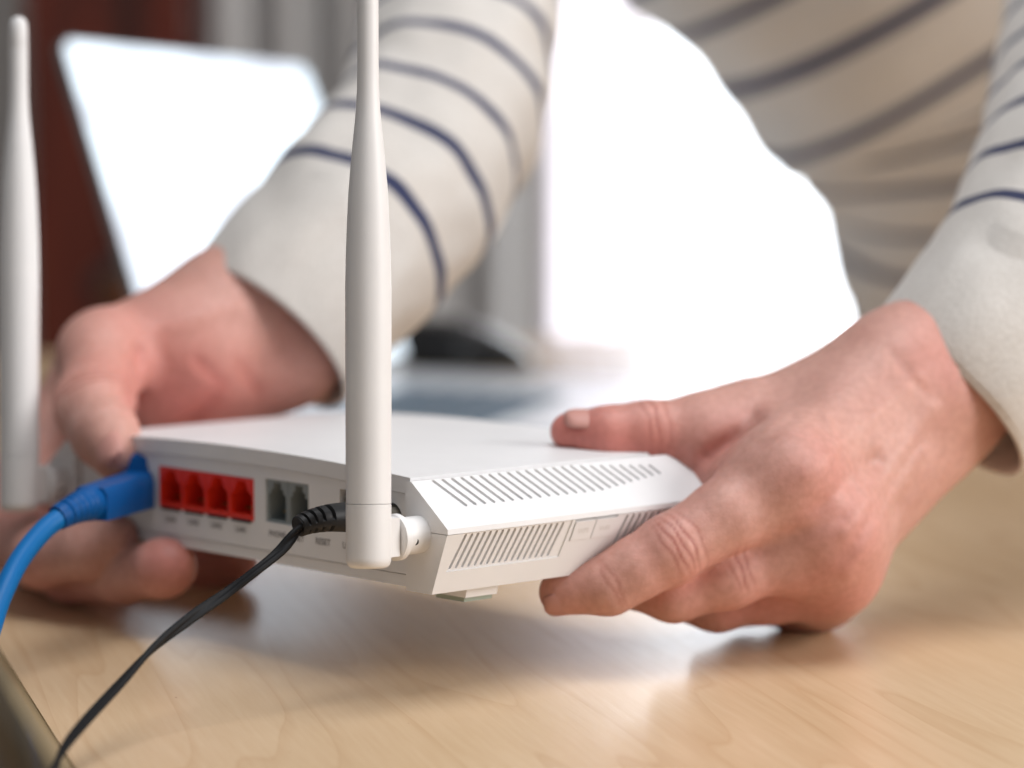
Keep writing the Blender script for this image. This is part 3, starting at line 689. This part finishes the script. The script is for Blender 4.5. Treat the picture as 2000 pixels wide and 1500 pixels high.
def hand(name, spec, vox, parent):
    """spec: palm (cones), fingers (chains of (point, r)), bulges, grooves, dents"""
    pts = [np.array(p) for a, b, ra, rb in spec['palm'] for p in (a, b)]+[np.array(p) for ch in spec['fingers'] for p, r in ch]
    pts = np.array(pts); lo = pts.min(0)-.026; hi = pts.max(0)+.026
    n = np.ceil((hi-lo)/vox).astype(int)+1
    gx, gy, gz = [lo[i]+vox*np.arange(n[i]) for i in range(3)]
    P = np.stack(np.meshgrid(gx, gy, gz, indexing='ij'), -1).astype(np.float32)
    palm = None
    for a, b, ra, rb in spec['palm']:
        d = cone(P, a, b, ra, rb); palm = d if palm is None else smin(palm, d, spec.get('kp', .012))
    out = palm; fd = []
    for fi, ch in enumerate(spec['fingers']):
        d = None
        for (a, ra), (b, rb) in zip(ch, ch[1:]):
            q = cone(P, a, b, ra, rb); d = q if d is None else smin(d, q, .0035)
        fd.append(d)
    kf = spec.get('kf', .009)
    out = None
    for d, k in zip(fd, spec.get('ks', [kf]*len(fd))):
        q = smin(palm, d, k); out = q if out is None else smin(out, q, .0012)
    for c, r, k in spec.get('bulges', []):
        out = smin(out, (np.linalg.norm(P-np.array(c), axis=-1)-r), k)
    if spec.get('lines'):   # tendons, veins and folds that run over the surface
        q = P-np.array(CAM, np.float32); zz = q@np.array(FWD, np.float32); PX = 1000+FPX*(q@np.array(RT, np.float32))/zz; PY = 750-FPX*(q@np.array(UP, np.float32))/zz
        pos_ = np.zeros_like(out); neg_ = np.zeros_like(out)
        for xa, ya, xb, yb, wd, dep, zm in spec['lines']:
            t = np.clip(((PX-xa)*(xb-xa)+(PY-ya)*(yb-ya))/((xb-xa)**2+(yb-ya)**2), 0, 1)
            g_ = abs(dep)*np.clip((zm-zz)/.006, 0, 1)*np.exp(-((PX-xa-t*(xb-xa))**2+(PY-ya-t*(yb-ya))**2)/wd**2)
            if dep > 0: pos_ = np.maximum(pos_, g_)
            else: neg_ = np.maximum(neg_, g_)
        out = out+pos_-neg_
    for c, r, dep in spec.get('dents', []):
        out = out+dep*np.exp(-(np.linalg.norm(P-np.array(c, np.float32), axis=-1)/r)**2)
    for a, b, r, dep in spec.get('valleys', []):
        out = out+dep*np.exp(-((cone(P, a, b, 0, 0))/r)**2)
    # knuckle creases: (centre, direction of the finger, outward dir, radius, [(offset, depth)])
    for c, dr, ow, rad, offs in spec.get('creases', []):
        q = P-np.array(c); dr = np.array(dr)/np.linalg.norm(dr); ow = np.array(ow)/np.linalg.norm(ow); sd_ = np.cross(dr, ow)
        s_ = q@dr; l_ = q@sd_; o_ = q@ow
        m = .27*np.exp(-((l_/rad)**4))*np.clip((o_+.002)/.004, 0, 1)*np.exp(-(s_/(rad*1.6))**6)
        for k, (o, dep, bend) in enumerate(offs):
            ss = s_-o-bend*(l_/rad)**2*rad*.5-.00035*np.sin(l_*600+k*2)
            out = out+m*dep*np.exp(-(ss/.00095)**2)
    V, Fq = surface_nets(out, lo, vox)
    me = bpy.data.meshes.new(name); me.vertices.add(len(V)); me.vertices.foreach_set('co', V.astype(np.float32).ravel())
    me.loops.add(4*len(Fq)); me.loops.foreach_set('vertex_index', Fq.astype(np.int32).ravel())
    me.polygons.add(len(Fq)); me.polygons.foreach_set('loop_start', np.arange(0, 4*len(Fq), 4, dtype=np.int32))
    me.update(calc_edges=True); me.validate()
    # smooth the voxel steps a little
    # attributes: flush (redness) and crease
    fl = np.zeros(len(V)); 
    for c, r, s in spec.get('flush', []): fl += s*np.exp(-(np.linalg.norm(V-np.array(c), axis=-1)/r)**2)
    cz = np.zeros(len(V))
    q = V-np.array(CAM); zz = q@np.array(FWD); PX = 1000+FPX*(q@np.array(RT))/zz; PY = 750-FPX*(q@np.array(UP))/zz
    rl = np.zeros(len(V))
    for xa, ya, xb, yb, wd, amt, zm in spec.get('redlines', []):
        t = np.clip(((PX-xa)*(xb-xa)+(PY-ya)*(yb-ya))/((xb-xa)**2+(yb-ya)**2), 0, 1)
        rl = np.maximum(rl, .38*amt*np.clip((zm-zz)/.01, 0, 1)*np.exp(-((PX-xa-t*(xb-xa))**2+(PY-ya-t*(yb-ya))**2)/(1.25*wd)**2))
    fl += rl
    for c, dr, ow, rad, offs in spec.get('creases', []):
        q = V-np.array(c); dr = np.array(dr)/np.linalg.norm(dr); ow = np.array(ow)/np.linalg.norm(ow); sd_ = np.cross(dr, ow)
        s_ = q@dr; l_ = q@sd_; o_ = q@ow; m = np.exp(-((l_/rad)**4))*np.clip((o_+.001)/.003, 0, 1)
        for k, (o, dep, bend) in enumerate(offs):
            ss = s_-o-bend*(l_/rad)**2*rad*.5-.00035*np.sin(l_*600+k*2)
            cz = np.maximum(cz, m*min(1, dep/.0009)*.80*np.exp(-(ss/.00055)**2))
    a = me.attributes.new('flush', 'FLOAT', 'POINT'); a.data.foreach_set('value', np.clip(fl, 0, 1).astype(np.float32))
    a = me.attributes.new('crease', 'FLOAT', 'POINT'); a.data.foreach_set('value', np.clip(cz, 0, 1).astype(np.float32))
    o = link(name, me, M['skin'], parent)
    md = o.modifiers.new('s', 'SMOOTH'); md.factor = .5; md.iterations = 3
    return o
T = lambda px, py, z: tuple(W(px, py, z))
person = empty('person', (0.9, 1.75, -.75)); tag(person, 'person in a cream sweater with navy stripes bending over the desk, gripping the router', 'person')
PI_ = Vector((0.9, 1.75, -.75))
def at_person(o): o.parent = person; o.matrix_parent_inverse = Matrix.Translation(-PI_); return o

# right of the picture
wr1, wr2 = T(1762, 736, .975), T(1814, 792, .985)
i0, i1, i2, i3 = T(1530, 935, .930), T(1305, 1076, .914), T(1190, 1142, .912), T(1098, 1156, .914)
m0, m1, m2, m3 = T(1606, 1042, .938), T(1420, 1122, .927), T(1315, 1156, .926), T(1245, 1150, .930)
r0, r1, r2, r3 = T(1606, 1102, .956), T(1500, 1150, .950), T(1400, 1176, .948), T(1310, 1168, .950)
q0, q1, q2, q3 = T(1596, 1140, .981), T(1545, 1168, .984), T(1450, 1176, .980), T(1380, 1168, .976)
t0, t1, t2, t3 = T(1640, 800, .985), T(1452, 834, .962), T(1262, 846, .952), T(1112, 843, .952)
fa = T(1945, 620, .995); fb = T(1985, 665, 1.0)
rh = dict(
    palm=[(wr1, i0, .0165, .0130), (wr2, m0, .0160, .0130), (wr2, r0, .0150, .0125), (wr2, q0, .0130, .0115), (wr1, t1, .0155, .0115),
          (i0, m0, .0125, .0125), (m0, r0, .0125, .0120), (r0, q0, .0105, .0098), (fa, wr1, .0175, .0160), (fb, wr2, .019, .0170), (T(1600, 830, .975), T(1520, 880, .965), .012, .012),
          (T(1425, 895, .952), T(1580, 905, .960), .0085, .012), (T(1402, 922, .950), T(1500, 930, .945), .0080, .011)],
    fingers=[[(t1, .0115), (T(1360, 838, .956), .0100), (t2, .0097), (T(1188, 852, .951), .0091), (t3, .0060)],
             [(i0, .0130), (T(1420, 1006, .920), .0110), (i1, .0101), (T(1240, 1112, .912), .0090), (i2, .0086), (i3, .0070)],
             [(m0, .0125), (T(1520, 1084, .932), .0108), (m1, .0102), (m2, .0088), (m3, .0068)],
             [(r0, .0120), (r1, .0105), (r2, .0088), (r3, .0066)],
             [(q0, .0108), (q1, .0088), (q2, .0072), (q3, .0060)]],
    ks=[.012, .010, .009, .008, .008], kp=.016,
    bulges=[(T(1556, 928, .9215), .0070, .012), (T(1628, 1042, .929), .0072, .012), (T(1640, 1120, .943), .0070, .012), (T(1310, 1072, .9115), .0070, .005), (T(1870, 760, .968), .006, .014)],
    dents=[(T(1440, 880, .940), .006, .0012)],
    valleys=[(T(1480, 845, .938), T(1385, 890, .942), .0036, .0020), (T(1600, 985, .918), T(1700, 900, .94), .0040, .0010), (T(1660, 1080, .93), T(1760, 950, .95), .0040, .0009), (T(1640, 1010, .918), T(1500, 1065, .915), .0025, .0006)],
)
def V3(a, b): return (np.array(b)-np.array(a))
tocam = lambda p: np.array(CAM)-np.array(p)
rh['creases'] = [
    (i1, V3(i1, i0), tocam(i1)+np.array((0.25, 0, .25)), .0092, [(-.0040, .0006, .30), (-.0016, .0011, .22), (.0008, .0012, .12), (.0034, .0010, .02), (.0068, .0006, -.12)]),
    (m1, V3(m1, m0), tocam(m1)+np.array((0.1, 0, .0)), .0060, [(-.0020, .0005, .25), (.0006, .0008, .1), (.0032, .0006, -.05)]),
    (i2, V3(i2, i1), tocam(i2), .0080, [(-.0008, .0005, .2), (.0016, .0005, -.2)]),
    (t2, V3(t2, t1), tocam(t2)+np.array((0, 0, .9)), .0100, [(-.0024, .0006, .2), (.0006, .0009, 0), (.0045, .0006, -.2)]),
]
rh['lines'] = [(1362, 920, 1470, 818, 20, .0013, .985),
    (1575, 925, 1790, 735, 18, -.0007, .99), (1650, 1040, 1820, 800, 18, -.0007, .99), (1655, 1120, 1800, 880, 14, -.0005, .99),
    (1615, 815, 1665, 930, 8, -.0005, .99), (1665, 930, 1730, 1005, 8, -.0005, .99), (1700, 960, 1745, 860, 7, -.0004, .99), (1590, 985, 1700, 905, 26, .0005, .99), (1650, 1085, 1750, 990, 24, .0005, .99),
    (1480, 870, 1550, 815, 10, .0004, .99), (1740, 690, 1800, 760, 12, .0004, .98)]
rh['redlines'] = [(1368, 915, 1440, 830, 30, .55, .98), (1440, 830, 1490, 800, 26, .35, .98), (1590, 1000, 1260, 1185, 16, .35, .96), (1640, 1110, 1420, 1205, 16, .35, .97), (1790, 700, 1840, 740, 40, .35, .98), (1080, 850, 1330, 895, 26, .35, .96)]
rh['flush'] = [(T(1580, 930, .92), .011, .55), (T(1650, 1045, .925), .012, .55), (T(1655, 1130, .94), .012, .5), (i1, .012, .40), (m1, .010, .35), (T(1160, 870, .945), .018, .65), (T(1280, 880, .945), .012, .5), (T(1420, 890, .95), .012, .6),
               (i3, .014, .35), (T(1850, 700, .965), .016, .40), (m2, .01, .4), (T(1500, 1180, .94), .02, .4), (T(1100, 830, .95), .012, .5)]
hr = at_person(hand('hand', rh, .0009, person))
# left of the picture
lw1, lw2 = T(455, 605, 1.075), T(560, 682, 1.085)
kk = dict(
    palm=[(lw1, T(215, 690, 1.050), .0180, .0140), (lw2, T(330, 780, 1.075), .0165, .0130), (lw1, T(290, 740, 1.07), .018, .016), (lw2, T(405, 800, 1.080), .0150, .0110), (T(380, 690, 1.06), T(290, 780, 1.065), .018, .012),
          (T(190, 740, 1.085), T(120, 850, 1.085), .016, .013), (T(575, 520, 1.11), lw1, .0140, .0170), (T(655, 580, 1.115), lw2, .0130, .0150), (T(350, 800, 1.10), T(140, 900, 1.09), .014, .014)],
    fingers=[[(T(215, 700, 1.045), .0145), (T(190, 770, 1.022), .0128), (T(182, 800, 1.004), .0122), (T(206, 850, .991), .0106), (T(222, 890, .985), .0076)],
             [(T(130, 840, 1.085), .0135), (T(35, 950, 1.065), .0118), (T(22, 1045, 1.035), .0115), (T(85, 1085, 1.005), .0108), (T(175, 1072, .990), .0098), (T(222, 1050, .986), .0080)],
             [(T(120, 960, 1.085), .0120), (T(65, 1085, 1.055), .0105), (T(140, 1118, 1.020), .0100), (T(240, 1122, .994), .0094), (T(318, 1110, .972), .0090), (T(332, 1108, .970), .0084)],
             [(T(190, 1000, 1.09), .0110), (T(190, 1095, 1.075), .0100), (T(300, 1115, 1.066), .0090), (T(400, 1110, 1.06), .0084), (T(465, 1100, 1.055), .0072)],
             [(T(260, 1000, 1.11), .0090), (T(300, 1060, 1.10), .0085), (T(380, 1075, 1.095), .0078), (T(440, 1070, 1.09), .0065)]],
    ks=[.010, .010, .009, .008, .008], kp=.014,
    bulges=[(T(172, 778, 1.008), .0085, .006), (T(185, 690, 1.04), .010, .012)],
    valleys=[(T(258, 755, 1.045), T(245, 650, 1.045), .006, .0025), (T(420, 740, 1.06), T(330, 830, 1.06), .005, .0012)],
    lines=[(255, 770, 268, 690, 14, .0018, 1.06), (385, 705, 432, 752, 12, .0010, 1.07), (470, 715, 500, 762, 12, .0008, 1.07), (300, 640, 470, 600, 22, -.0008, 1.08), (430, 752, 360, 840, 16, .0010, 1.07)],
    redlines=[(255, 790, 268, 700, 20, .6, 1.07), (385, 705, 432, 752, 16, .7, 1.08), (470, 715, 500, 762, 16, .6, 1.08), (430, 752, 360, 840, 26, .45, 1.08), (60, 1140, 240, 1170, 30, .4, 1.08)],
    creases=[(T(178, 790, 1.010), V3(T(218, 892, .998), T(178, 790, 1.010)), tocam(T(178, 790, 1.01)), .0105, [(-.003, .0007, .2), (0, .0009, 0), (.003, .0006, -.2)])],
    flush=[(T(200, 760, 1.01), .016, .5), (T(420, 800, 1.06), .03, .55), (T(330, 760, 1.05), .02, .45), (T(340, 1095, .965), .016, .75), (T(90, 1080, 1.03), .03, .55), (T(280, 1110, 1.03), .02, .45), (T(460, 1100, 1.05), .03, .6), (T(240, 840, 1.0), .010, .4), (T(250, 640, 1.04), .02, .3)],
)
hl = at_person(hand('hand', kk, .0011, person))
hr['label'] = 'hand with thumb on top of the vented side'; hl['label'] = 'blurred hand pressing its thumb by the blue plug'
# fingernails
def nail(c, along, out, ln, wd, lift=.0006):
    c = Vector(c); al = Vector(along).normalized(); ou = Vector(out); ou = (ou-al*ou.dot(al)).normalized(); s = al.cross(ou); bm = bmesh.new(); rows = []
    for i in range(11):
        u = -1+2*i/10; row = []
        for j in range(11):
            v = -1+2*j/10; k = math.sqrt(max(0, 1-abs(u)**3.5)) if u > 0 else math.sqrt(max(0, 1-abs(u)**5)); row.append(bm.verts.new(c+al*(u*ln/2)+s*(math.sin(v*1.1)/math.sin(1.1)*wd/2*(.35+.65*k))+ou*(lift-(1-math.cos(v*1.1))*wd*.40-abs(u)**3*.0005)))
        rows.append(row)
    for a, b in zip(rows, rows[1:]):
        for j in range(10): bm.faces.new((a[j], a[j+1], b[j+1], b[j]))
    o = link('fingernail', bm, M['nail']); md = o.modifiers.new('s', 'SOLIDIFY'); md.thickness = .0006; md.offset = -1
    return o
for (c, al, ou, ln, wd, par) in ((Vector(T(1140, 846, .951))+Vector((0, -.0027, .0064)), V3(t2, t3), (0, -.40, 1), .0122, .0112, hr),
                                 (Vector(T(1106, 1158, .9135))+Vector((-.0020, -.0040, -.0034)), V3(i2, i3), (-.30, -.8, -.65), .0085, .0088, hr),
                                 (Vector(T(205, 872, .9775)), V3(T(185, 810, 1.0), T(222, 890, .985)), (-.25, -1, .15), .0125, .011, hl)):
    nn_ = nail(c, al, ou, ln, wd); nn_.parent = par

# sweater: sleeves and trunk
def tube(bm, uvl, stl, ctrl, seg, per, stripes, period, shift, wr, seed, cuff=True, flat=1.0, nfirst=1.0, vnone=None):
    """ctrl: (point, r_side, r_depth); rings perpendicular to the axis"""
    P = catmull([tuple(c[0])+tuple(c[1:]) for c in ctrl], per); n = len(P); pos = [Vector(p[:3]) for p in P]; nrm = None; rings = []; s = 0; S = []
    for i in range(n):
        t = (pos[min(i+1, n-1)]-pos[max(i-1, 0)]).normalized()
        side = t.cross(FWD).normalized() if nrm is None else (nrm-t*nrm.dot(t)).normalized()
        nrm = side; dep = t.cross(side)
        if i: s += (pos[i]-pos[i-1]).length
        S.append(s); r1, r2 = P[i][3], P[i][4]; ring = []
        for k in range(seg):
            a = 2*math.pi*k/seg; c = math.cos(a); d = math.sin(a)
            q = Vector((c*1.6+seed, d*1.6, s*26)); q2 = Vector((c*3+seed, d*3, s*60))
            ds = wr*(noise.noise(q)+.45*noise.noise(q2)+ .6*math.sin(s*150+3*noise.noise(Vector((c+seed, d, s*9))) )*max(0, noise.noise(Vector((c*1.2, d*1.2+seed, s*8)))) ) * min(1, s/.02+.15)
            ring.append(bm.verts.new(pos[i]+side*c*(r1+ds)+dep*d*(r2+ds)))
        rings.append(ring)
    def quad(a, b, k, v0, v1, st):
        f = bm.faces.new((a[k], a[(k+1) % seg], b[(k+1) % seg], b[k]))
        for lp, (u, v) in zip(f.loops, ((k/seg, v0), ((k+1)/seg, v0), ((k+1)/seg, v1), (k/seg, v1))): lp[uvl].uv = (u, v); lp.vert[stl] = max(lp.vert[stl], st)
    for i in range(n-1):
        for k in range(seg):
            v0, v1 = (S[i]-shift)/period, (S[i+1]-shift)/period
            st = 1.0 if (stripes and v0 > stripes[0]-.5+.5 and v1 < stripes[1]) else 0.0
            quad(rings[i], rings[i+1], k, v0, v1, st)
    if cuff:   # rolled-in hem
        pos0 = pos[0]; t = (pos[1]-pos[0]).normalized(); prev = rings[0]
        for dz, k_ in ((-.0012, .985), (-.0010, .955), (.001, .935), (.02, .93), (.05, .93)):
            ring = [bm.verts.new(pos0+(v.co-pos0)*k_+t*dz) for v in rings[0]]
            for k in range(seg): quad(ring, prev, k, .02, .02, 0)
            prev = ring
    return rings
def sweater():
    bm = bmesh.new(); uvl = bm.loops.layers.uv.new('UVMap'); stl = bm.verts.layers.float.new('stripe')
    # left sleeve
    tube(bm, uvl, stl, [(W(520, 655, 1.080), .0362, .035), (W(600, 562, 1.090), .0375, .036), (W(708, 447, 1.115), .0390, .038), (W(800, 330, 1.150), .0400, .040), (W(868, 200, 1.185), .0400, .042), (W(898, 50, 1.225), .0395, .043), (W(915, -100, 1.27), .042, .045), (W(980, -320, 1.38), .048, .05), (W(1150, -620, 1.5), .06, .06)],
         88, 20, (0, 40), .0315, .0360, .0028, 3.0)
    # right sleeve
    tube(bm, uvl, stl, [(W(1842, 780, .985), .0340, .031), (W(1915, 700, .990), .0345, .034), (W(2020, 560, 1.012), .0365, .036), (W(2105, 380, 1.045), .0380, .038), (W(2160, 190, 1.09), .040, .041), (W(2190, -60, 1.17), .043, .043), (W(2150, -350, 1.32), .05, .05), (W(2050, -700, 1.45), .06, .06)],
         88, 20, (0, 40), .027, .0455, .0022, 7.0)
    return bm, uvl, stl
bm, uvl, stl = sweater()
# trunk
def trunk(bm):
    ctrl = [(W(2272, 575, 1.59), .158, .103), (W(2268, 520, 1.58), .161, .107), (W(2262, 440, 1.57), .164, .11), (W(2235, 230, 1.55), .170, .12), (W(2160, -20, 1.53), .182, .12), (W(2010, -250, 1.51), .19, .125), (W(1820, -560, 1.49), .19, .12), (W(1600, -800, 1.48), .09, .08)]
    tube(bm, uvl, stl, ctrl, 120, 20, (0.35, 40), .0300, .045, .0075, 11.0)
trunk(bm)
tube(bm, uvl, stl, [(W(2150, -560, 1.47), .095, .10), (W(1800, -560, 1.47), .115, .12), (W(1350, -560, 1.46), .115, .12), (W(1000, -530, 1.45), .095, .10), (W(860, -500, 1.45), .05, .05)], 60, 10, (0, 40), .03, .03, .004, 5.0, cuff=False)
swm = link('sweater', bm, M['knit']); at_person(swm)
bm = bmesh.new(); pts = catmull([tuple(W(2262, 560, 1.60))+(.15, .09), tuple(W(2270, 760, 1.61))+(.155, .095), tuple(W(2400, 1200, 1.68))+(.15, .10), tuple(W(2450, 1600, 1.75))+(.13, .1)], 8)
sweep(bm, pts, lambda t: [((.150)*math.cos(a), (.09)*math.sin(a)) for a in [2*math.pi*k/48 for k in range(48)]])
at_person(link('trousers', bm, M['denim']))
